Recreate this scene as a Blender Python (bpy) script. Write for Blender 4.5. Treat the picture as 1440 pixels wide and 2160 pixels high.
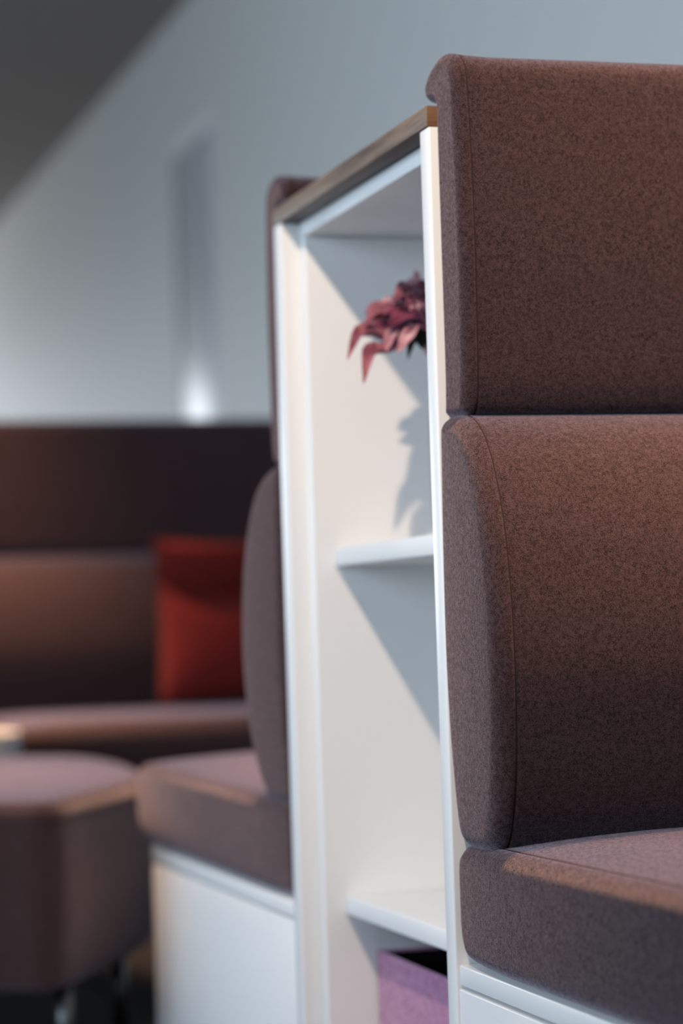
import bpy, bmesh, math, random
from mathutils import Vector, Matrix
random.seed(7)
R = math.radians
for o in list(bpy.data.objects):
    bpy.data.objects.remove(o, do_unlink=True)
C = bpy.context.scene.collection
S = bpy.context.scene

# ------------------------------------------------------------------ camera
YAW, PITCH, ROLL = 0.28670, 0.04599, -0.03118
CAM = Vector((-0.7732, -2.2743, 0.6844))
fw = Vector((math.sin(YAW)*math.cos(PITCH), math.cos(YAW)*math.cos(PITCH), math.sin(PITCH)))
rt = Vector((math.cos(YAW), -math.sin(YAW), 0))
up = rt.cross(fw)
c_, s_ = math.cos(ROLL), math.sin(ROLL)
r2, u2 = c_*rt + s_*up, -s_*rt + c_*up
cd = bpy.data.cameras.new('camera'); cam = bpy.data.objects.new('camera', cd); C.objects.link(cam)
m3 = Matrix((r2, u2, -fw)).transposed()
cam.matrix_world = Matrix.Translation(CAM) @ m3.to_4x4()
cd.sensor_fit = 'VERTICAL'; cd.sensor_height = 36; cd.sensor_width = 24; cd.lens = 85
cd.clip_start = .05; cd.clip_end = 100
cd.dof.use_dof = True; cd.dof.focus_distance = 2.27; cd.dof.aperture_fstop = 2.8
S.camera = cam

# ------------------------------------------------------------------ world, lights, exposure
S.view_settings.view_transform = 'Standard'; S.view_settings.look = 'None'
S.view_settings.exposure = -.12; S.view_settings.gamma = 1; S.view_settings.use_curve_mapping = False
w = bpy.data.worlds.new('world'); S.world = w; w.use_nodes = True
bg = w.node_tree.nodes['Background']; bg.inputs[0].default_value = (.62, .76, 1, 1); bg.inputs[1].default_value = 1.0

def area(name, loc, rot, sx, sy, col, watt):
    l = bpy.data.lights.new(name, 'AREA'); l.shape = 'RECTANGLE'; l.size = sx; l.size_y = sy
    l.color = col; l.energy = watt
    o = bpy.data.objects.new(name, l); C.objects.link(o); o.location = loc; o.rotation_euler = rot
    return o
# daylight entering by the long window band in the left wall, and by the far end window
area('window_daylight', (-4.35, .4, 1.75), (0, R(-90), 0), 2.0, 9.6, (.70, .85, 1), 335)
area('end_window_daylight', (-1.35, 16.1, 1.75), (R(-90), 0, 0), 3.8, 2.0, (.92, .95, 1), 210)

def spot(name, loc, target, watt, col, deg, blend=.5, rad=.03):
    l = bpy.data.lights.new(name, 'SPOT'); l.energy = watt; l.color = col; l.spot_size = R(deg)
    l.spot_blend = blend; l.shadow_soft_size = rad
    o = bpy.data.objects.new(name, l); C.objects.link(o); o.location = loc
    o.rotation_euler = (Vector(target) - Vector(loc)).to_track_quat('-Z', 'Y').to_euler()
    return o
spot('ceiling_spotlight', (-.93, -1.40, 2.46), (.03, .60, .72), 205, (1, .775, .585), 50, 1.0)
def downlight(x, y, watt, sp):
    l = bpy.data.lights.new('ceiling_downlight', 'AREA'); l.shape = 'DISK'; l.size = .36; l.color = (1, .60, .32); l.energy = watt; l.spread = R(sp)
    o = bpy.data.objects.new('ceiling_downlight', l); C.objects.link(o); o.location = (x, y, 3.17)
for x, y, e, sp in ((.42, -.50, 15, 40), (.50, 1.02, 16, 27), (-.40, 2.05, 20, 40), (-.15, 3.45, 27, 42)): downlight(x, y, e, sp)

# ------------------------------------------------------------------ materials
def mat(name, col, rough=.6, spec=.5, **kw):
    m = bpy.data.materials.new(name); m.use_nodes = True
    b = m.node_tree.nodes['Principled BSDF']
    b.inputs['Base Color'].default_value = (*col, 1); b.inputs['Roughness'].default_value = rough
    b.inputs['Specular IOR Level'].default_value = spec
    for k, v in kw.items(): b.inputs[k].default_value = v
    return m

def fabric(name, dark, light, sheen=.5, scale=420, bump=.35, tint=(.96, .83, .98)):
    m = mat(name, dark, .95, .1)
    nt = m.node_tree; b = nt.nodes['Principled BSDF']
    tc = nt.nodes.new('ShaderNodeTexCoord')
    mp = nt.nodes.new('ShaderNodeMapping'); mp.inputs['Scale'].default_value = (1, 1, 1)
    n1 = nt.nodes.new('ShaderNodeTexNoise'); n1.inputs['Scale'].default_value = scale
    n1.inputs['Detail'].default_value = 5; n1.inputs['Roughness'].default_value = .65
    n2 = nt.nodes.new('ShaderNodeTexNoise'); n2.inputs['Scale'].default_value = scale*.28
    n2.inputs['Detail'].default_value = 2
    nt.links.new(tc.outputs['Object'], mp.inputs[0])
    nt.links.new(mp.outputs[0], n1.inputs['Vector']); nt.links.new(mp.outputs[0], n2.inputs['Vector'])
    mx = nt.nodes.new('ShaderNodeMath'); mx.operation = 'MULTIPLY_ADD'; mx.inputs[1].default_value = .25
    nt.links.new(n2.outputs[0], mx.inputs[0])
    ml = nt.nodes.new('ShaderNodeMath'); ml.operation = 'MULTIPLY'; ml.inputs[1].default_value = .75
    nt.links.new(n1.outputs[0], ml.inputs[0]); nt.links.new(ml.outputs[0], mx.inputs[2])
    cr = nt.nodes.new('ShaderNodeValToRGB')
    cr.color_ramp.elements[0].position = .40; cr.color_ramp.elements[0].color = (*dark, 1)
    cr.color_ramp.elements[1].position = .60; cr.color_ramp.elements[1].color = (*light, 1)
    nt.links.new(mx.outputs[0], cr.inputs[0]); nt.links.new(cr.outputs[0], b.inputs['Base Color'])
    bp = nt.nodes.new('ShaderNodeBump'); bp.inputs['Strength'].default_value = bump; bp.inputs['Distance'].default_value = .0012
    nt.links.new(mx.outputs[0], bp.inputs['Height']); nt.links.new(bp.outputs[0], b.inputs['Normal'])
    sh = nt.nodes.new('ShaderNodeMapRange'); sh.inputs['From Min'].default_value = .40; sh.inputs['From Max'].default_value = .60
    sh.inputs['To Min'].default_value = sheen*.35; sh.inputs['To Max'].default_value = sheen*1.65
    nt.links.new(mx.outputs[0], sh.inputs['Value']); nt.links.new(sh.outputs[0], b.inputs['Sheen Weight'])
    b.inputs['Sheen Roughness'].default_value = .50
    b.inputs['Sheen Tint'].default_value = (*tint, 1)
    return m

def paint(name, col, rough, bump=.05, scale=60, spec=.4):
    m = mat(name, col, rough, spec); nt = m.node_tree; b = nt.nodes['Principled BSDF']
    tc = nt.nodes.new('ShaderNodeTexCoord'); n = nt.nodes.new('ShaderNodeTexNoise'); n.inputs['Scale'].default_value = scale
    n.inputs['Detail'].default_value = 4
    nt.links.new(tc.outputs['Object'], n.inputs['Vector'])
    bp = nt.nodes.new('ShaderNodeBump'); bp.inputs['Strength'].default_value = bump; bp.inputs['Distance'].default_value = .002
    nt.links.new(n.outputs[0], bp.inputs['Height']); nt.links.new(bp.outputs[0], b.inputs['Normal'])
    return m

def wood(name, axis_scale, a, b_):
    m = mat(name, a, .5, .4); nt = m.node_tree; b = nt.nodes['Principled BSDF']
    tc = nt.nodes.new('ShaderNodeTexCoord'); mp = nt.nodes.new('ShaderNodeMapping')
    mp.inputs['Scale'].default_value = axis_scale
    n = nt.nodes.new('ShaderNodeTexNoise'); n.inputs['Scale'].default_value = 6; n.inputs['Detail'].default_value = 6
    n.inputs['Roughness'].default_value = .65
    cr = nt.nodes.new('ShaderNodeValToRGB')
    cr.color_ramp.elements[0].position = .36; cr.color_ramp.elements[0].color = (*a, 1)
    cr.color_ramp.elements[1].position = .66; cr.color_ramp.elements[1].color = (*b_, 1)
    nt.links.new(tc.outputs['Object'], mp.inputs[0]); nt.links.new(mp.outputs[0], n.inputs['Vector'])
    nt.links.new(n.outputs[0], cr.inputs[0]); nt.links.new(cr.outputs[0], b.inputs['Base Color'])
    bp = nt.nodes.new('ShaderNodeBump'); bp.inputs['Strength'].default_value = .15; bp.inputs['Distance'].default_value = .001
    nt.links.new(n.outputs[0], bp.inputs['Height']); nt.links.new(bp.outputs[0], b.inputs['Normal'])
    return m

M = {}
M['fabric'] = fabric('brown_wool_felt', (.017, .0090, .0098), (.064, .0345, .0365), .31, 800)
M['seam'] = mat('seam_thread', (.034, .023, .026), .95, .05)
M['white'] = paint('white_laminate', (.82, .82, .82), .38, .02, 300, .45)
M['wood'] = wood('walnut_top', (10, .6, 10), (.085, .055, .040), (.27, .185, .13))
M['wood_end'] = wood('walnut_end', (.6, 10, 30), (.10, .045, .02), (.24, .115, .05))
M['wall'] = paint('wall_paint', (.68, .69, .675), .55, .03, 40, .25)
M['ceiling'] = paint('ceiling_paint', (.31, .265, .245), .9, .05, 80)
M['floor'] = paint('dark_carpet', (.014, .013, .015), .95, .4, 500, .1)
M['door'] = paint('door_lacquer', (.635, .635, .675), .30, .01, 40, .6)
M['frame'] = mat('white_frame', (.86, .86, .86), .4)
M['glass'] = None
M['purple'] = fabric('mauve_felt', (.30, .125, .225), (.48, .25, .38), .25, 380, .3, (.9, .75, .9))
M['blackin'] = mat('black_lining', (.006, .006, .008), .95, .05)
M['red'] = fabric('red_wool', (.10, .010, .009), (.17, .018, .016), .10, 300, .25, (1, .5, .4))
M['metal'] = mat('brushed_metal', (.16, .16, .17), .35, .5, Metallic=1.0)
M['leaf'] = mat('green_calyx', (.012, .025, .012), .6)
M['stem'] = mat('stem_mauve', (.16, .05, .07), .55)
M['underside'] = mat('dark_underside', (.045, .038, .045), .5)
M['table'] = mat('white_table', (.50, .51, .54), .4)
M['black'] = mat('black_strap', (.012, .011, .014), .8)

def petal_mat(name='dusty_rose_petal', lo=(.13, .018, .045, 1), hi=(.50, .18, .22, 1)):
    m = mat(name, (.3, .06, .1), .6, .25); nt = m.node_tree; b = nt.nodes['Principled BSDF']
    tc = nt.nodes.new('ShaderNodeTexCoord'); n = nt.nodes.new('ShaderNodeTexNoise'); n.inputs['Scale'].default_value = 60
    n.inputs['Detail'].default_value = 3
    cr = nt.nodes.new('ShaderNodeValToRGB')
    cr.color_ramp.elements[0].position = .3; cr.color_ramp.elements[0].color = lo
    cr.color_ramp.elements[1].position = .7; cr.color_ramp.elements[1].color = hi
    nt.links.new(tc.outputs['Object'], n.inputs['Vector']); nt.links.new(n.outputs[0], cr.inputs[0])
    nt.links.new(cr.outputs[0], b.inputs['Base Color'])
    b.inputs['Sheen Weight'].default_value = .3; b.inputs['Sheen Tint'].default_value = (.9, .8, 1, 1)
    b.inputs['Subsurface Weight'].default_value = 0
    return m
M['petal'] = petal_mat()
M['petal_pale'] = petal_mat('pale_rose_petal', (.38, .12, .17, 1), (.72, .42, .46, 1))
M['petal_deep'] = petal_mat('deep_plum_petal', (.10, .010, .035, 1), (.30, .06, .12, 1))
def thin_glass(name, tint):
    m = bpy.data.materials.new(name); m.use_nodes = True; nt = m.node_tree; nt.nodes.clear()
    out = nt.nodes.new('ShaderNodeOutputMaterial'); mix = nt.nodes.new('ShaderNodeMixShader')
    tr = nt.nodes.new('ShaderNodeBsdfTransparent'); tr.inputs[0].default_value = (*tint, 1)
    gl = nt.nodes.new('ShaderNodeBsdfGlossy'); gl.inputs['Roughness'].default_value = .03
    lw = nt.nodes.new('ShaderNodeLayerWeight'); lw.inputs[0].default_value = .5
    pw = nt.nodes.new('ShaderNodeMath'); pw.operation = 'POWER'; pw.inputs[1].default_value = 5
    sc = nt.nodes.new('ShaderNodeMath'); sc.operation = 'MULTIPLY_ADD'; sc.inputs[1].default_value = .55; sc.inputs[2].default_value = .04
    nt.links.new(lw.outputs['Facing'], pw.inputs[0]); nt.links.new(pw.outputs[0], sc.inputs[0])
    nt.links.new(sc.outputs[0], mix.inputs[0]); nt.links.new(tr.outputs[0], mix.inputs[1])
    nt.links.new(gl.outputs[0], mix.inputs[2]); nt.links.new(mix.outputs[0], out.inputs[0])
    return m
M['glass'] = thin_glass('window_glass', (.97, .98, .98))
M['vase'] = thin_glass('vase_glass', (.97, .955, .965))

# ------------------------------------------------------------------ helpers
def obj(name, me, m, parent=None, smooth=False):
    o = bpy.data.objects.new(name, me); C.objects.link(o)
    if m is not None: me.materials.append(m)
    if parent: o.parent = parent
    if smooth:
        for p in me.polygons: p.use_smooth = True
    return o
def pyd(name, v, f):
    me = bpy.data.meshes.new(name); me.from_pydata([tuple(x) for x in v], [], f); me.update(); return me
def box(name, a, b, m, parent=None, bev=.0, seg=2):
    bm = bmesh.new(); bmesh.ops.create_cube(bm, size=1)
    for v in bm.verts:
        v.co = Vector([(a[i]+b[i])/2 + v.co[i]*(b[i]-a[i]) for i in range(3)])
    if bev: bmesh.ops.bevel(bm, geom=bm.edges[:], offset=bev, segments=seg, affect='EDGES', profile=.5)
    me = bpy.data.meshes.new(name); bm.to_mesh(me); bm.free()
    o = obj(name, me, m, parent, smooth=bool(bev))
    if bev:
        try: me.set_sharp_from_angle(angle=R(50))
        except Exception: pass
    return o
def boxes(name, lst, m, parent=None):
    """one piece made of several butted boxes (a wall with openings, a frame)"""
    v, f = [], []
    for a, b in lst:
        k = len(v)
        for x in (a[0], b[0]):
            for y in (a[1], b[1]):
                for z in (a[2], b[2]): v.append((x, y, z))
        f += [tuple(k+i for i in q) for q in ((0,1,3,2),(4,6,7,5),(0,4,5,1),(2,3,7,6),(0,2,6,4),(1,5,7,3))]
    return obj(name, pyd(name, v, f), m, parent)
def tube(name, pts, r, m, parent=None, closed=False, n=6, radii=None):
    v, f = [], []; N = len(pts); pts = [Vector(p) for p in pts]
    ref = None
    for i, p in enumerate(pts):
        a = pts[(i-1) % N] if (closed or i) else p
        b = pts[(i+1) % N] if (closed or i < N-1) else p
        t = (b-a).normalized()
        if ref is None: ref = Vector((0,0,1)) if abs(t.z) < .9 else Vector((1,0,0))
        ref = (ref - t*ref.dot(t)).normalized(); bi = t.cross(ref)
        rr = radii[i] if radii else r
        for k in range(n):
            an = 2*math.pi*k/n; v.append(p + (ref*math.cos(an) + bi*math.sin(an))*rr)
    for i in range(N if closed else N-1):
        j = (i+1) % N
        for k in range(n):
            l = (k+1) % n; f.append((i*n+k, i*n+l, j*n+l, j*n+k))
    if not closed:
        f.append(tuple(range(n))[::-1]); f.append(tuple((N-1)*n+k for k in range(n)))
    return obj(name, pyd(name, v, f), m, parent, True)
def empty(name, loc=(0,0,0)):
    o = bpy.data.objects.new(name, None); C.objects.link(o); o.location = loc; o.empty_display_size = .1; return o
def tag(o, label, cat, group=None):
    o['label'] = label; o['category'] = cat
    if group: o['group'] = group
    return o
def struct(o): o['kind'] = 'structure'; return o
def catmull(pts, per, closed=True):
    out = []; n = len(pts)
    rng = range(n) if closed else range(n-1)
    for i in rng:
        p0, p1, p2, p3 = [Vector(pts[(i+k) % n] if closed else pts[min(max(i+k, 0), n-1)]) for k in (-1, 0, 1, 2)]
        for j in range(per):
            t = j/per
            out.append(.5*((2*p1) + (p2-p0)*t + (2*p0-5*p1+4*p2-p3)*t*t + (3*p1-p0-3*p2+p3)*t**3))
    if not closed: out.append(Vector(pts[-1]))
    return out
def resample(poly, n):
    L = [0]; N = len(poly)
    for i in range(N): L.append(L[-1] + (poly[(i+1) % N]-poly[i]).length)
    out, k = [], 0
    for i in range(n):
        s = L[-1]*i/n
        while L[k+1] < s: k += 1
        t = (s-L[k])/max(L[k+1]-L[k], 1e-9); out.append(poly[k].lerp(poly[(k+1) % N], t))
    return out
def normals2(P):
    n = len(P); out = []
    area2 = sum(P[i].x*P[(i+1) % n].y - P[(i+1) % n].x*P[i].y for i in range(n))
    sg = 1 if area2 > 0 else -1
    for i in range(n):
        t = (P[(i+1) % n]-P[i-1]).normalized(); out.append(Vector((t.y, -t.x))*sg)   # outward
    return out

# ------------------------------------------------------------------ cushion: side profile (y,z) run along x
def cushion(name, prof, x0, x1, r, bulge, parent, post=None, nprof=120, nx=26, flatcap=False, seam_r=.0011, crease=.0016):
    P = resample(prof, nprof); Nn = normals2(P)
    cen = sum(P, Vector((0, 0)))/nprof
    rings = []                                       # list of (x, [2d pts])
    lim = []
    for i in range(nprof):
        a_, b_, c_2 = P[i-2], P[i], P[(i+2) % nprof]
        ar = abs((b_-a_).x*(c_2-a_).y - (b_-a_).y*(c_2-a_).x)
        lim.append(min(1, .9*(a_-b_).length*(b_-c_2).length*(a_-c_2).length/max(2*ar, 1e-9)/r))
    for _ in range(2): lim = [min(lim[i-1], lim[i], lim[(i+1) % nprof]) for i in range(nprof)]
    for _ in range(4): lim = [(lim[i-1]+lim[i]+lim[(i+1) % nprof])/3 for i in range(nprof)]
    ins = [p - n*(r*l_) for p, n, l_ in zip(P, Nn, lim)]
    def left():
        L = []
        for q in range(8):
            a = math.pi/2*q/7; d = r*(1-math.sin(a))
            L.append((r*(1-math.cos(a)), [p - n*(d*l_) for p, n, l_ in zip(P, Nn, lim)]))
        return L
    L = left()
    for dx, pp in L: rings.append((x0+dx, pp))
    # stitched crease at the seam, then the body
    sx = x0 + r
    rings.append((sx+.0012, [p - n*crease for p, n in zip(P, Nn)]))
    rings.append((sx+.0030, [p for p in P]))
    a, b = sx+.006, x1-r-.006
    for i in range(nx+1):
        t = i/nx; tt = t*t*(3-2*t)*.5 + t*.5
        rings.append((a+(b-a)*tt, [p for p in P]))
    rings.append((x1-r-.0030, [p for p in P])); rings.append((x1-r-.0012, [p - n*crease for p, n in zip(P, Nn)]))
    for dx, pp in L[::-1]: rings.append((x1-dx, pp))
    v, f = [], []
    for x, pp in rings:
        for p in pp: v.append(Vector((x, p.x, p.y)))
    n = nprof
    for i in range(len(rings)-1):
        for k in range(n):
            l = (k+1) % n; f.append((i*n+k, i*n+l, (i+1)*n+l, (i+1)*n+k))
    e = (len(rings)-1)*n
    if flatcap:
        f.append(tuple(range(n))[::-1]); f.append(tuple(e+k for k in range(n)))
    else:                                            # side panel: a grid spanned across the outline
        ax = 0 if max(p.x for p in P)-min(p.x for p in P) > max(p.y for p in P)-min(p.y for p in P) else 1
        st_ = max(range(n), key=lambda q: P[q][ax]); h = n//2; m_ = 8
        for off, sg in ((0, -1), (e, 1)):
            row = {}
            for q in range(0, h+1):
                A_, B_ = off+(st_+q) % n, off+(st_-q) % n
                if q in (0, h): row[q] = [A_]*(m_+1); continue
                r_ = [A_]
                for w_ in range(1, m_):
                    t = w_/m_; c3 = v[A_].lerp(v[B_], t); c3.x += sg*bulge*4*t*(1-t)*math.sin(math.pi*q/h)
                    r_.append(len(v)); v.append(c3)
                row[q] = r_+[B_]
            for q in range(h):
                for w_ in range(m_):
                    quad = [row[q][w_], row[q][w_+1], row[q+1][w_+1], row[q+1][w_]]
                    quad = list(dict.fromkeys(quad))
                    if len(quad) > 2: f.append(tuple(quad))
    if post: v = [post(q) for q in v]
    me = pyd(name, v, f)
    bm = bmesh.new(); bm.from_mesh(me); bmesh.ops.recalc_face_normals(bm, faces=bm.faces)
    big = [q for q in bm.faces if len(q.verts) > 4]
    bmesh.ops.triangulate(bm, faces=big); bm.to_mesh(me); bm.free()
    o = obj(name, me, M['fabric'], parent, True)
    if flatcap:
        for p in me.polygons:
            if all(q < n for q in p.vertices) or all(e <= q < e+n for q in p.vertices): p.use_smooth = False
    if name == 'seat_cushion': seam_r = .0017
    for sxx in (sx+.0012, x1-r-.0012):
        pts = [Vector((sxx, (p - m_*(crease-.0002)).x, (p - m_*(crease-.0002)).y)) for p, m_ in zip(P, Nn)]
        if post: pts = [post(q) for q in pts]
        tube('seam', pts, seam_r, M['seam'], o, True, 5)
    return o
V2 = lambda L: [Vector(p) for p in L]

SOFA_W = 1.30
HEAD = catmull(V2([(-.002,.892),(-.002,.96),(-.002,1.06),(-.002,1.15),(-.003,1.190),(-.0005,1.2030),(.011,1.2060),(.024,1.2070),(.0315,1.2160),
                   (.0290,1.2300),(.013,1.2415),(-.012,1.2470),(-.032,1.2455),(-.048,1.2400),(-.061,1.2270),(-.066,1.200),(-.071,1.13),(-.073,1.04),(-.070,.95),(-.066,.905),
                   (-.059,.8875),(-.047,.8835),(-.030,.8830),(-.010,.8850)]), 8)
BACK = catmull(V2([(-.002,.855),(-.002,.76),(-.002,.66),(-.002,.56),(-.002,.50),(-.006,.4735),(-.020,.4610),(-.055,.4585),(-.092,.4605),(-.118,.4700),(-.143,.498),(-.165,.545),
                   (-.176,.60),(-.180,.655),(-.175,.715),(-.161,.775),(-.136,.825),(-.109,.856),(-.084,.8725),(-.058,.8820),(-.030,.8855),(-.012,.8845),(-.0040,.8755)]), 8)
SEAT = catmull(V2([(-.002,.440),(-.002,.41),(-.002,.378),(-.008,.356),(-.028,.3470),(-.2,.3465),(-.45,.3465),(-.7,.3465),(-.87,.3475),(-.908,.356),(-.926,.38),(-.934,.42),
                   (-.928,.454),(-.906,.4700),(-.85,.4720),(-.6,.4690),(-.35,.4670),(-.12,.4655),(-.04,.4640),(-.012,.4600)]), 8)
def wrap_end(x, fn):
    """apply fn(depth_from_end) symmetric in x"""
    return fn(min(x, SOFA_W-x)) * (1 if x < SOFA_W/2 else -1)
def post_back(q):
    t = (q.z-.672)/.205
    k = .009*t*t if t < 0 else .003*t*t
    e = min(q.x, SOFA_W-q.x); f = max(0, 1-max(e, 0)/.12)
    k += .010*max(0, min(1, 1+q.y/.17))**1.4
    x = q.x + (k*f if q.x < SOFA_W/2 else -k*f)
    # front surface swells a little away from the ends
    c = min(1, max(0, e)/.25); c = c*c*(3-2*c)
    return Vector((x, q.y*(1+.03*c), q.z))
def post_seat(q):
    e = max(0, min(q.x, SOFA_W-q.x)); c = min(1, e/.22); c = 1-(1-c)**2
    g = max(0, min(1, (-q.y)/.12)) * max(0, min(1, (q.y+.935)/.10)) ** .5 if q.y < 0 else 0
    top = max(0, (q.z-.41)/.055)
    x = q.x
    if e < .05: # side panel belly and tuck under at the bottom
        tz = (q.z-.405)/.06
        k = .005*max(0, -tz-.1)**3*2 + .009*max(0, min(1, 1+q.y/.16))**2*(1-e/.05)
        x = x + (k if x < SOFA_W/2 else -k)
    return Vector((x, q.y, q.z + .014*c*g*top))
def post_head(q):
    # corner of the cover stands up in a small ear at each end seam
    e = max(0, min(q.x, SOFA_W-q.x))
    ear = max(0, 1-e/.045)**2 * max(0, min(1, (q.z-1.225)/.02)) * (1 if q.y < -.03 else max(0, 1-(q.y+.03)/.06))
    return Vector((q.x, q.y, q.z + .004*ear - .003*(1-ear)*max(0, min(1, (q.z-1.22)/.02))))

def make_sofa():
    root = empty('high_back_sofa')
    b = empty
    base = box('seat_board', (.003, -.845, .3250), (SOFA_W, -.002, .3450), M['white'], root, .0016)
    sp = box('base_side_panel', (.002, -.840, .065), (.022, -.002, .3215), M['white'], root, .0016)
    box('base_side_panel', (SOFA_W-.022, -.840, .065), (SOFA_W, -.002, .3215), M['white'], root, .0016)
    box('base_front_panel', (.0225, -.832, .065), (SOFA_W-.0225, -.814, .3215), M['white'], root, .0016)
    box('plinth', (.04, -.79, .0), (SOFA_W-.04, -.01, .0645), M['black'], root, .001)
    box('strap_tab', (.020, -.8535, .300), (.032, -.8455, .3455), M['black'], root, .001)
    cushion('seat_cushion', SEAT, -.006, SOFA_W+.006, .017, .001, root, post_seat)
    cushion('back_cushion', BACK, -.014, SOFA_W+.014, .019, .001, root, post_back)
    cushion('head_cushion', HEAD, .0055, SOFA_W-.0055, .013, 0, root, post_head, flatcap=True)
    return root
def copy_tree(o, parent=None):
    c = o.copy(); C.objects.link(c); c.parent = parent
    for ch in list(o.children): copy_tree(ch, c)
    return c

# ------------------------------------------------------------------ the setting
XW, HC, Y0, Y1, XL = 1.40, 3.19, -5.0, 16.0, -4.2
struct(box('floor', (XL-.2, Y0-.2, -.1), (XW+.2, Y1+.2, 0), M['floor']))
struct(box('ceiling', (XL-.2, Y0-.2, HC), (XW+.2, Y1+.2, HC+.1), M['ceiling']))
DY0, DY1, DZ = 6.70, 7.38, 2.60           # doorway in the right wall
struct(boxes('wall_right', [((XW, Y0, 0), (XW+.2, DY0, HC)), ((XW, DY1, 0), (XW+.2, Y1+.2, HC)), ((XW, DY0, DZ), (XW+.2, DY1, HC))], M['wall']))
struct(box('wall_front', (XL, Y0-.2, 0), (XW, Y0, HC), M['wall']))
# window band in the left wall: four bays
bays = [(-4.4, -2.1), (-1.95, .35), (.5, 2.8), (2.95, 5.2)]
segs = [((XL-.2, Y0, 0), (XL, Y1+.2, .75)), ((XL-.2, Y0, 2.75), (XL, Y1+.2, HC))]
ys = [Y0] + [v for b_ in bays for v in b_] + [Y1+.2]
for i in range(0, len(ys), 2): segs.append(((XL-.2, ys[i], .75), (XL, ys[i+1], 2.75)))
struct(boxes('wall_left', segs, M['wall']))
def window(n, a, b, axis):
    """frame of four bars, a mullion and two panes; axis 0: in an x wall, axis 1: in a y wall"""
    root = empty('window_%d' % n); struct(root)
    (u0, u1), (p0, p1) = a, b
    def B(nm, ua, ub, za, zb, pa, pb, m):
        if axis == 0: box(nm, (pa, ua, za), (pb, ub, zb), m, root)
        else: box(nm, (ua, pa, za), (ub, pb, zb), m, root)
    t = .05; um = (u0+u1)/2; pm = (p0+p1)/2
    B('window_frame', u0, u1, .75, .75+t, p0, p1, M['frame']); B('window_frame', u0, u1, 2.75-t, 2.75, p0, p1, M['frame'])
    B('window_frame', u0, u0+t, .75+t, 2.75-t, p0, p1, M['frame']); B('window_frame', u1-t, u1, .75+t, 2.75-t, p0, p1, M['frame'])
    B('mullion', um-t/2, um+t/2, .75+t, 2.75-t, p0, p1, M['frame'])
    B('pane', u0+t, um-t/2, .75+t, 2.75-t, pm-.004, pm+.004, M['glass']); B('pane', um+t/2, u1-t, .75+t, 2.75-t, pm-.004, pm+.004, M['glass'])
for i, b_ in enumerate(bays): window(i+1, b_, (XL-.12, XL-.06), 0)
EB = (-3.2, .5)
struct(boxes('wall_back', [((XL, Y1, 0), (XW, Y1+.2, .75)), ((XL, Y1, 2.75), (XW, Y1+.2, HC)), ((XL, Y1, .75), (EB[0], Y1+.2, 2.75)), ((EB[1], Y1, .75), (XW, Y1+.2, 2.75))], M['wall']))
window(5, EB, (Y1+.06, Y1+.12), 1)
dr = struct(empty('door_1', (0, 0, 0)))
boxes('door_frame', [((XW-.004, DY0-.025, 0), (XW+.1, DY0, DZ+.09)), ((XW-.004, DY1, 0), (XW+.1, DY1+.025, DZ+.09)), ((XW-.004, DY0, DZ), (XW+.1, DY1, DZ+.09))], M['frame'], dr)
box('door_leaf', (XW+.004, DY0+.003, .005), (XW+.05, DY1-.003, DZ-.003), M['door'], dr, .002)
tube('door_handle', [(XW+.03, DY0+.07, 1.05), (XW-.02, DY0+.07, 1.05), (XW-.022, DY0+.075, 1.05), (XW-.022, DY0+.19, 1.05)], .009, M['metal'], dr)
struct(box('baseboard_right', (XW-.014, Y0, 0), (XW-.0005, DY0-.051, .08), M['frame']))

# ------------------------------------------------------------------ shelf tower between the two sofas
W = .6086; TA = .028; ZT = 1.1785
tw = empty('shelf_tower')
tag(tw, 'white open shelf tower with walnut top standing between two back-to-back sofas', 'shelf')
box('side_panel', (0, 0, 0), (SOFA_W, TA, ZT), M['white'], tw, .0022)
box('side_panel', (0, W-TA-.004, 0), (SOFA_W, W, ZT), M['white'], tw, .0022)
iy0, iy1 = TA+.0005, W-TA-.0045
TB = .022; XB = .0245
box('inner_panel', (XB, iy1-TB, .02), (.40, iy1, ZT-.0195), M['white'], tw, .0015)
box('inner_panel', (XB, iy0, .02), (.40, iy0+TB, ZT-.0195), M['white'], tw, .0015)
box('top_panel', (XB, iy0, ZT-.019), (.40, iy1, ZT-.0005), M['white'], tw, .0012)
for zt, th in ((.7765, .0225), (.3560, .0225)):
    box('shelf', (.050, iy0+TB+.0003, zt-th), (.388, iy1-TB-.0003, zt), M['white'], tw, .0016)
box('bottom_panel', (.045, iy0+TB+.0003, .02), (.388, iy1-TB-.0003, .042), M['white'], tw, .0016)
box('back_panel', (.389, iy0+TB+.0003, .02), (.400, iy1-TB-.0003, ZT-.0195), M['white'], tw)
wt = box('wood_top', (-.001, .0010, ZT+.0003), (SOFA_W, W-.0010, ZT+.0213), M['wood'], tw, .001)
wt.data.materials.append(M['wood_end']); wt.data.materials.append(M['underside'])
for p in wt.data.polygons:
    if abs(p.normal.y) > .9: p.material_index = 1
    if p.normal.z < -.9: p.material_index = 2  # down-facing faces of the wood top take a darker colour

# ------------------------------------------------------------------ sofas
sofa = make_sofa()
tag(sofa, 'large brown felt high-back sofa in sharp focus at the right', 'sofa', 'high-back booth sofas')
s2 = copy_tree(sofa); s2.rotation_euler = (0, 0, math.pi); s2.location = (SOFA_W, W, 0)
tag(s2, 'brown felt sofa seen end-on behind the shelf tower, its white base to the left', 'sofa', 'high-back booth sofas')
s3 = copy_tree(sofa); s3.location = (.02, 4.06, 0)
box('back_board', (.01, .0006, .0), (SOFA_W-.01, .028, 1.199), M['fabric'], s3, .003)
tag(s3, 'blurred brown felt sofa in the far background with a red cushion on it', 'sofa', 'high-back booth sofas')

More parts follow.
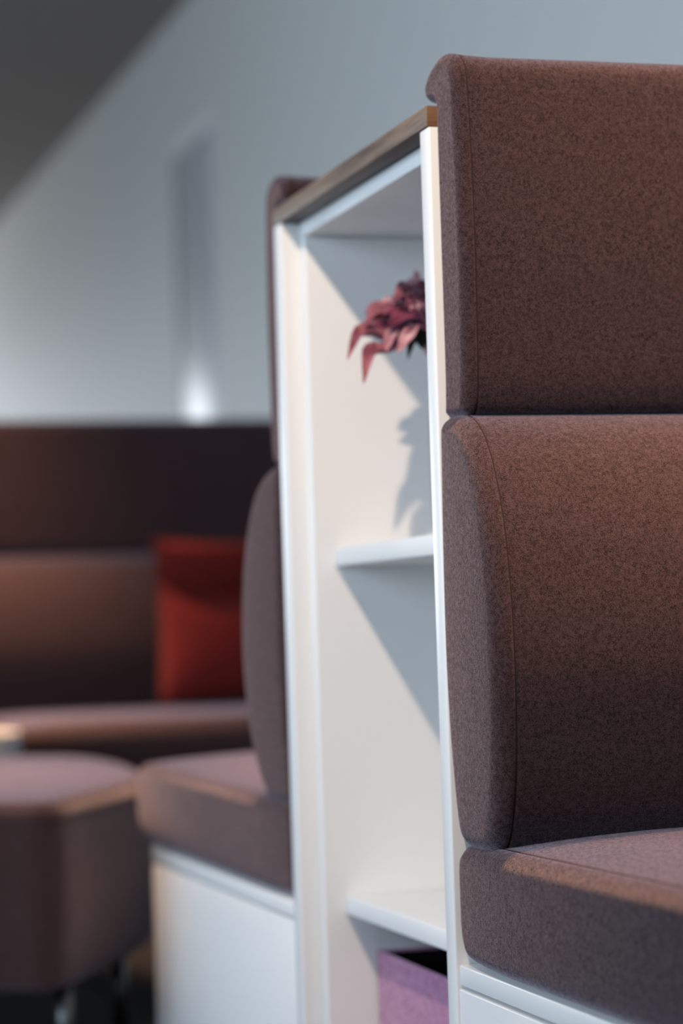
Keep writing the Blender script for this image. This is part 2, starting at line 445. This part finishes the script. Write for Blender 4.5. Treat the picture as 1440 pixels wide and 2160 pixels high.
# ------------------------------------------------------------------ red cushion on the far sofa
def crease(a): return .62-.42*max(0, 1-a*a)
def lean(a, b): return .085*max(0, (b-.30)/.70)**1.3*(1-.25*a*a)
def pillow():
    n = 28; v, f = [], []; H = .205
    for side in (1, -1):
        for i in range(n+1):
            for j in range(n+1):
                a, b = -1+2*i/n, -1+2*j/n
                g = max(0, (1-a*a)*(1-b*b))**.42
                pinch = 1-.07*(1-a*a)*(b*b) ; pinch2 = 1-.09*(1-b*b)*(a*a) - .10*max(0, -b-.6)*(a*a)
                x = a*H*pinch2; z = b*H*pinch
                y = -side*.075*g
                # the top is knocked in: a sagging crease across the front, the top edge folded forward over it
                if side > 0: y += .055*math.exp(-((b-crease(a)-.10)/.16)**2)*max(0, 1-a*a)**.5
                y -= lean(a, b)
                v.append((x, y, z))
    m = n+1
    for s in range(2):
        o = s*m*m
        for i in range(n):
            for j in range(n):
                q = (o+i*m+j, o+(i+1)*m+j, o+(i+1)*m+j+1, o+i*m+j+1)
                f.append(q if s == 0 else q[::-1])
    me = pyd('scatter_cushion', v, f)
    bm = bmesh.new(); bm.from_mesh(me); bmesh.ops.remove_doubles(bm, verts=bm.verts, dist=.0006); bmesh.ops.recalc_face_normals(bm, faces=bm.faces)
    bm.to_mesh(me); bm.free()
    o = obj('scatter_cushion', me, M['red'], None, True)
    edge = []
    for a in range(4):
        for i in range(n):
            t = -1+2*i/n
            edge.append({0: (t, -1), 1: (1, t), 2: (-t, 1), 3: (-1, -t)}[a])
    pts = []
    for a, b in edge: pts.append(Vector((a*H*(1-.09*(1-b*b)*a*a - .10*max(0, -b-.6)*a*a), -lean(a, b), b*H*(1-.07*(1-a*a)*b*b))))
    tube('piping', pts, .004, M['red'], o, True, 6)
    return o
pl = pillow(); pl.location = (.70, 3.735, .506+.19); pl.rotation_euler = (R(-7), 0, 0)
tag(pl, 'red wool scatter cushion propped against the far sofa back', 'cushion')

# ------------------------------------------------------------------ pouf between the sofas
def pouf():
    root = empty('pouf', (0, 0, 0))
    plan = catmull(V2([(-0.168,1.358),(-0.088,1.493),(0.011,1.686),(0.089,1.884),(0.131,2.154),(0.141,2.435),(0.110,2.664),(0.000,2.758),(-0.229,2.716),(-0.510,2.550),(-0.718,2.227),(-0.739,1.884),(-0.593,1.603),(-0.385,1.462),(-0.249,1.391)]), 8)
    P = resample(plan, 160); Nn = normals2(P); cen = sum(P, Vector((0, 0)))/160
    rings = []; r = .028; zt = .430; zb = .145
    rings.append((zb, .02)); rings.append((zb+.004, .006)); rings.append((zb+.02, 0)); rings.append((.29, -.004)); rings.append((zt-r-.004, 0))
    for q in range(7):
        a = math.pi/2*q/6; rings.append((zt-r+r*math.sin(a), r*(1-math.cos(a))))
    v, f = [], []
    for z, d in rings:
        for p, n in zip(P, Nn): v.append((*(p-n*d), z))
    inner = [p-n*r for p, n in zip(P, Nn)]
    for k, dz in ((.9, .004), (.7, .008), (.4, .011), (.05, .012)):
        for p in inner: v.append((*(cen+(p-cen)*k), zt+dz))
    n = 160; nr = len(v)//n
    for i in range(nr-1):
        for k in range(n):
            l = (k+1) % n; f.append((i*n+k, i*n+l, (i+1)*n+l, (i+1)*n+k))
    f.append(tuple(range(n))[::-1]); f.append(tuple((nr-1)*n+k for k in range(n)))
    body = obj('upholstered_body', pyd('pouf', v, f), M['fabric'], root, True)
    tube('seam', [Vector((*(p-m_*.0005), zt-r-.003)) for p, m_ in zip(P, Nn)], .0012, M['seam'], body, True, 5)
    for x, y in ((-.140, 1.475), (.05, 2.60), (-.64, 1.92), (-.38, 2.56), (.01, 1.80)):
        tube('leg', [(x, y, 0), (x, y, .147)], .014, M['metal'], root, n=14)
    return root
tag(pouf(), 'low brown felt pouf with a pointed corner in the left foreground', 'pouf')

# ------------------------------------------------------------------ white side table behind the pouf
st = empty('side_table', (-.215, 3.0, 0))
def disc(name, r, z0, z1, m, parent, bev=.004, n=48):
    prof = [(0, z0), (r-bev, z0), (r, z0+bev), (r, z1-bev), (r-bev, z1), (0, z1)]
    v, f = [], []
    for rr, z in prof:
        for k in range(n): v.append((max(rr, .0005)*math.cos(2*math.pi*k/n), max(rr, .0005)*math.sin(2*math.pi*k/n), z))
    for i in range(len(prof)-1):
        for k in range(n):
            l = (k+1) % n; f.append((i*n+k, i*n+l, (i+1)*n+l, (i+1)*n+k))
    return obj(name, pyd(name, v, f), m, parent, False)
disc('table_top', .25, .425, .474, M['table'], st)
disc('column', .025, .0125, .4245, M['table'], st, .001, 24)
disc('foot', .17, 0, .012, M['table'], st, .003)
tag(st, 'small white side table at the left edge, behind the pouf', 'table')

# ------------------------------------------------------------------ mauve storage box on the shelf bottom
bx = empty('storage_box')
tag(bx, 'mauve felt open-topped storage box in the bottom shelf bay', 'box')
bx0, bx1, by0, by1, bz0, bz1, t = .086, .375, .205, .5475, .0425, .288, .004
box('front_panel', (bx0, by0, bz0), (bx0+t, by1, bz1), M['purple'], bx, .0008)
box('rear_panel', (bx1-t, by0, bz0), (bx1, by1, bz1), M['purple'], bx, .0008)
for y in (by0, by1-t): box('side_panel', (bx0+t, y, bz0), (bx1-t, y+t, bz1), M['purple'], bx, .0008)
box('base_panel', (bx0+t, by0+t, bz0), (bx1-t, by1-t, bz0+t), M['purple'], bx)
boxes('lining', [((bx0+t, by0+t, bz0+t), (bx0+t+.002, by1-t, bz1-.003)), ((bx1-t-.002, by0+t, bz0+t), (bx1-t, by1-t, bz1-.003)),
                 ((bx0+t+.002, by0+t, bz0+t), (bx1-t-.002, by0+t+.002, bz1-.003)), ((bx0+t+.002, by1-t-.002, bz0+t), (bx1-t-.002, by1-t, bz1-.003))], M['blackin'], bx)

# ------------------------------------------------------------------ glass vase and dahlia on the upper shelf
VX, VY = .153, .385
def lathe(name, prof, m, parent=None, n=48, loc=(0,0,0)):
    v, f = [], []
    for rr, z in prof:
        for k in range(n): v.append((loc[0]+rr*math.cos(2*math.pi*k/n), loc[1]+rr*math.sin(2*math.pi*k/n), loc[2]+z))
    for i in range(len(prof)-1):
        for k in range(n):
            l = (k+1) % n; f.append((i*n+k, i*n+l, (i+1)*n+l, (i+1)*n+k))
    return obj(name, pyd(name, v, f), m, parent, True)
vs = lathe('bud_vase', [(.0005,0),(.016,0),(.022,.003),(.028,.012),(.0315,.03),(.0325,.06),(.0325,.13),(.0322,.165),(.0305,.165),(.0305,.13),(.0302,.06),(.029,.032),(.025,.015),(.018,.008),(.0005,.007)],
           M['vase'], None, 56, (VX, VY, .7768))
tag(vs, 'clear glass vase on the middle shelf, half hidden by the shelf post', 'vase')

fl = empty('dahlia', (VX, VY, .79))
tag(fl, 'dusty rose dahlia with curling petals in the glass vase on the shelf', 'flower')
FC = Vector((-.018, -.005, .238))           # flower centre relative to the empty
tube('stem', catmull([(0,0,.0),(.002,0,.06),(.004,.002,.12),(-.004,0,.19),FC+Vector((0,0,-.012))], 6, False), .0028, M['stem'], fl)
def petal(base, ctrl, tip, wid, cup, nrm_hint, name='petal', m=None, curl=0):
    n, k = 9, 5
    base, ctrl, tip = Vector(base), Vector(ctrl), Vector(tip)
    v, f = [], []
    for i in range(n+1):
        t = i/n
        p = base*(1-t)**2 + ctrl*2*t*(1-t) + tip*t*t
        d = ((ctrl-base)*(1-t) + (tip-ctrl)*t).normalized()
        s = d.cross(Vector(nrm_hint)).normalized(); up_ = s.cross(d).normalized()
        wdt = 1.25*wid*(math.sin(math.pi*min(1, t*.86+.13))**.8)*(1-.85*max(0, (t-.5)/.5)**1.6)
        for j in range(k+1):
            u = -1+2*j/k
            v.append(p + s*(u*wdt) + up_*(cup*wdt*(u*u) + curl*math.sin(u*4+t*7)*wdt*.3))
    for i in range(n):
        for j in range(k):
            q = i*(k+1)+j; f.append((q, q+1, q+k+2, q+k+1))
    o = obj(name, pyd(name, v, f), m or M['petal'], fl, True)
    md = o.modifiers.new('thick', 'SOLIDIFY'); md.thickness = .0007; md.offset = 0
    return o
def pix(px, py, Y):                         # a photo pixel on the plane y = Y, relative to the flower's empty
    F = 5100.0
    d = r2*((px-720)/F) + u2*(-(py-1080)/F) + fw
    tt = (Y-CAM.y)/d.y
    return CAM + d*tt - Vector((VX, VY, .79))
# petals the photograph shows one by one: points along the petal (pixels), depth at root and tip, half width, cup, tone
def zp(x, y): return (690+x/4.8, 540+y/4.8)
def petal_path(pts, ya, yb, wid, cup, tone, hint=(0, -.6, 1), name='petal', curl=.5):
    n = len(pts)
    P = [pix(*zp(*p), ya+(yb-ya)*i/(n-1)) for i, p in enumerate(pts)]
    path = catmull(P, 5, False); N, k = len(path)-1, 4
    v, f = [], []
    for i, p in enumerate(path):
        t = i/N; d = (path[min(i+1, N)]-path[max(i-1, 0)]).normalized()
        s = d.cross(Vector(hint)).normalized(); up_ = s.cross(d).normalized()
        wd = 1.15*wid*max(.06, math.sin(math.pi*min(1, t*.80+.16))**.75)*(1-.80*max(0, (t-.55)/.45)**1.2)
        for j in range(k+1):
            u = -1+2*j/k
            v.append(p + s*(u*wd) + up_*(cup*wd*u*u + curl*math.sin(u*3+t*6)*wd*.35))
    for i in range(N):
        for j in range(k):
            q = i*(k+1)+j; f.append((q, q+1, q+k+2, q+k+1))
    o = obj(name, pyd(name, v, f), M[tone], fl, True)
    md = o.modifiers.new('thick', 'SOLIDIFY'); md.thickness = .0007; md.offset = 0
A, D, L_ = 'petal', 'petal_deep', 'petal_pale'
for args in [
    ([(880,760),(560,835),(340,800),(205,1045)], .36, .335, .0100, .9, A), ([(860,720),(600,770),(430,770),(290,810)], .37, .345, .0085, -.6, A),
    ([(820,850),(600,985),(430,1020),(368,1285)], .35, .325, .0105, .9, A), ([(880,620),(700,640),(560,640),(440,640)], .40, .41, .0110, .5, D), ([(900,700),(740,780),(620,800),(500,790)], .39, .39, .0110, .5, D), ([(970,420),(860,400),(780,420),(700,440)], .395, .40, .0110, .5, D), ([(960,360),(920,320),(870,300)], .395, .40, .0110, .5, D),
    ([(990,700),(760,700),(560,720),(400,720)], .405, .40, .0120, .4, D), ([(1000,600),(860,560),(700,560),(560,560)], .41, .41, .0120, .4, D), ([(1000,800),(900,820),(760,880),(640,900)], .40, .395, .0110, .4, D), ([(1010,500),(900,480),(800,470),(720,500)], .41, .41, .0120, .4, D),
    ([(690,740),(625,850),(600,965)], .34, .315, .0060, .8, L_), ([(885,700),(800,850),(715,985)], .335, .31, .0070, .7, L_),
    ([(880,570),(650,545),(470,530),(390,605)], .385, .40, .0085, .6, A), ([(870,600),(640,610),(480,600),(400,680)], .37, .36, .0085, .7, A),
    ([(860,640),(620,660),(450,670),(340,760)], .365, .35, .0085, .6, A), ([(900,560),(700,500),(600,470),(520,490)], .395, .405, .0075, .6, L_),
    ([(960,520),(830,440),(740,430),(650,470)], .365, .345, .0085, .9, A), ([(965,400),(840,350),(750,340),(680,385)], .375, .36, .0080, .8, A),
    ([(975,300),(900,290),(840,290),(790,320)], .385, .38, .0065, .7, L_), ([(905,270),(898,200),(890,140)], .385, .388, .0038, .7, L_),
    ([(985,360),(960,290),(965,235)], .375, .37, .0080, .6, D), ([(985,640),(830,640),(700,690),(600,740)], .345, .325, .0100, .8, D),
    ([(980,700),(820,740),(740,800),(690,900)], .345, .33, .0090, .8, D), ([(960,600),(800,560),(700,560),(560,600)], .36, .34, .0085, .7, D),
    ([(990,545),(945,505),(915,535)], .33, .315, .0045, .9, L_), ([(940,560),(880,525),(835,545)], .34, .325, .0035, .8, L_),
    ([(985,480),(900,440),(850,470),(800,520)], .355, .34, .0075, .8, A), ([(990,420),(930,390),(880,420)], .36, .345, .0075, .7, D),
    ([(900,640),(740,690),(620,690),(540,660)], .375, .37, .0090, -.5, D), ([(880,800),(740,880),(640,920),(560,960)], .375, .37, .0075, .5, D)]:
    petal_path(*args)
for args in [([(985,760),(945,850),(962,945)], .37, .36, .0085, .4, 'leaf', (0, -1, .3)), ([(900,800),(840,900),(818,1045)], .36, .345, .0036, .5, 'leaf', (0, -1, .3)),
             ([(1010,760),(1010,860),(1050,930)], .37, .36, .0080, .4, 'leaf', (0, -1, .3)), ([(960,740),(890,800),(880,880)], .375, .365, .0065, .4, 'leaf', (0, -1, .3))]:
    petal_path(*args, name='sepal', curl=.2)
# the rest of the head, round the centre
for lay, (cnt, elev, ln, wd) in enumerate(((13, -18, .085, .012), (13, 4, .080, .012), (12, 26, .066, .011), (10, 50, .050, .010), (7, 72, .036, .008))):
    for i in range(cnt):
        az = 2*math.pi*(i + .5*lay)/cnt + random.uniform(-.12, .12)
        if math.cos(az) < -.25 and lay < 2: continue      # this side is made of the single petals above
        e = R(elev + random.uniform(-8, 8)); L = ln*random.uniform(.88, 1.08)
        d = Vector((math.cos(az)*math.cos(e), math.sin(az)*math.cos(e), math.sin(e)))
        b0 = FC + d*.006; tip = FC + d*L + Vector((0, 0, -.012*random.random())); mid = FC + d*L*.6 + Vector((0, 0, .012))
        petal(b0, mid, tip, wd, random.choice((.6, .8, -.5)), (0, 0, 1) if elev < 60 else (d.x, d.y, .3), curl=.4)
cx = lathe('calyx', [(.0005,-.022),(.008,-.019),(.013,-.010),(.012,0),(.004,.006)], M['leaf'], fl, 20, FC)
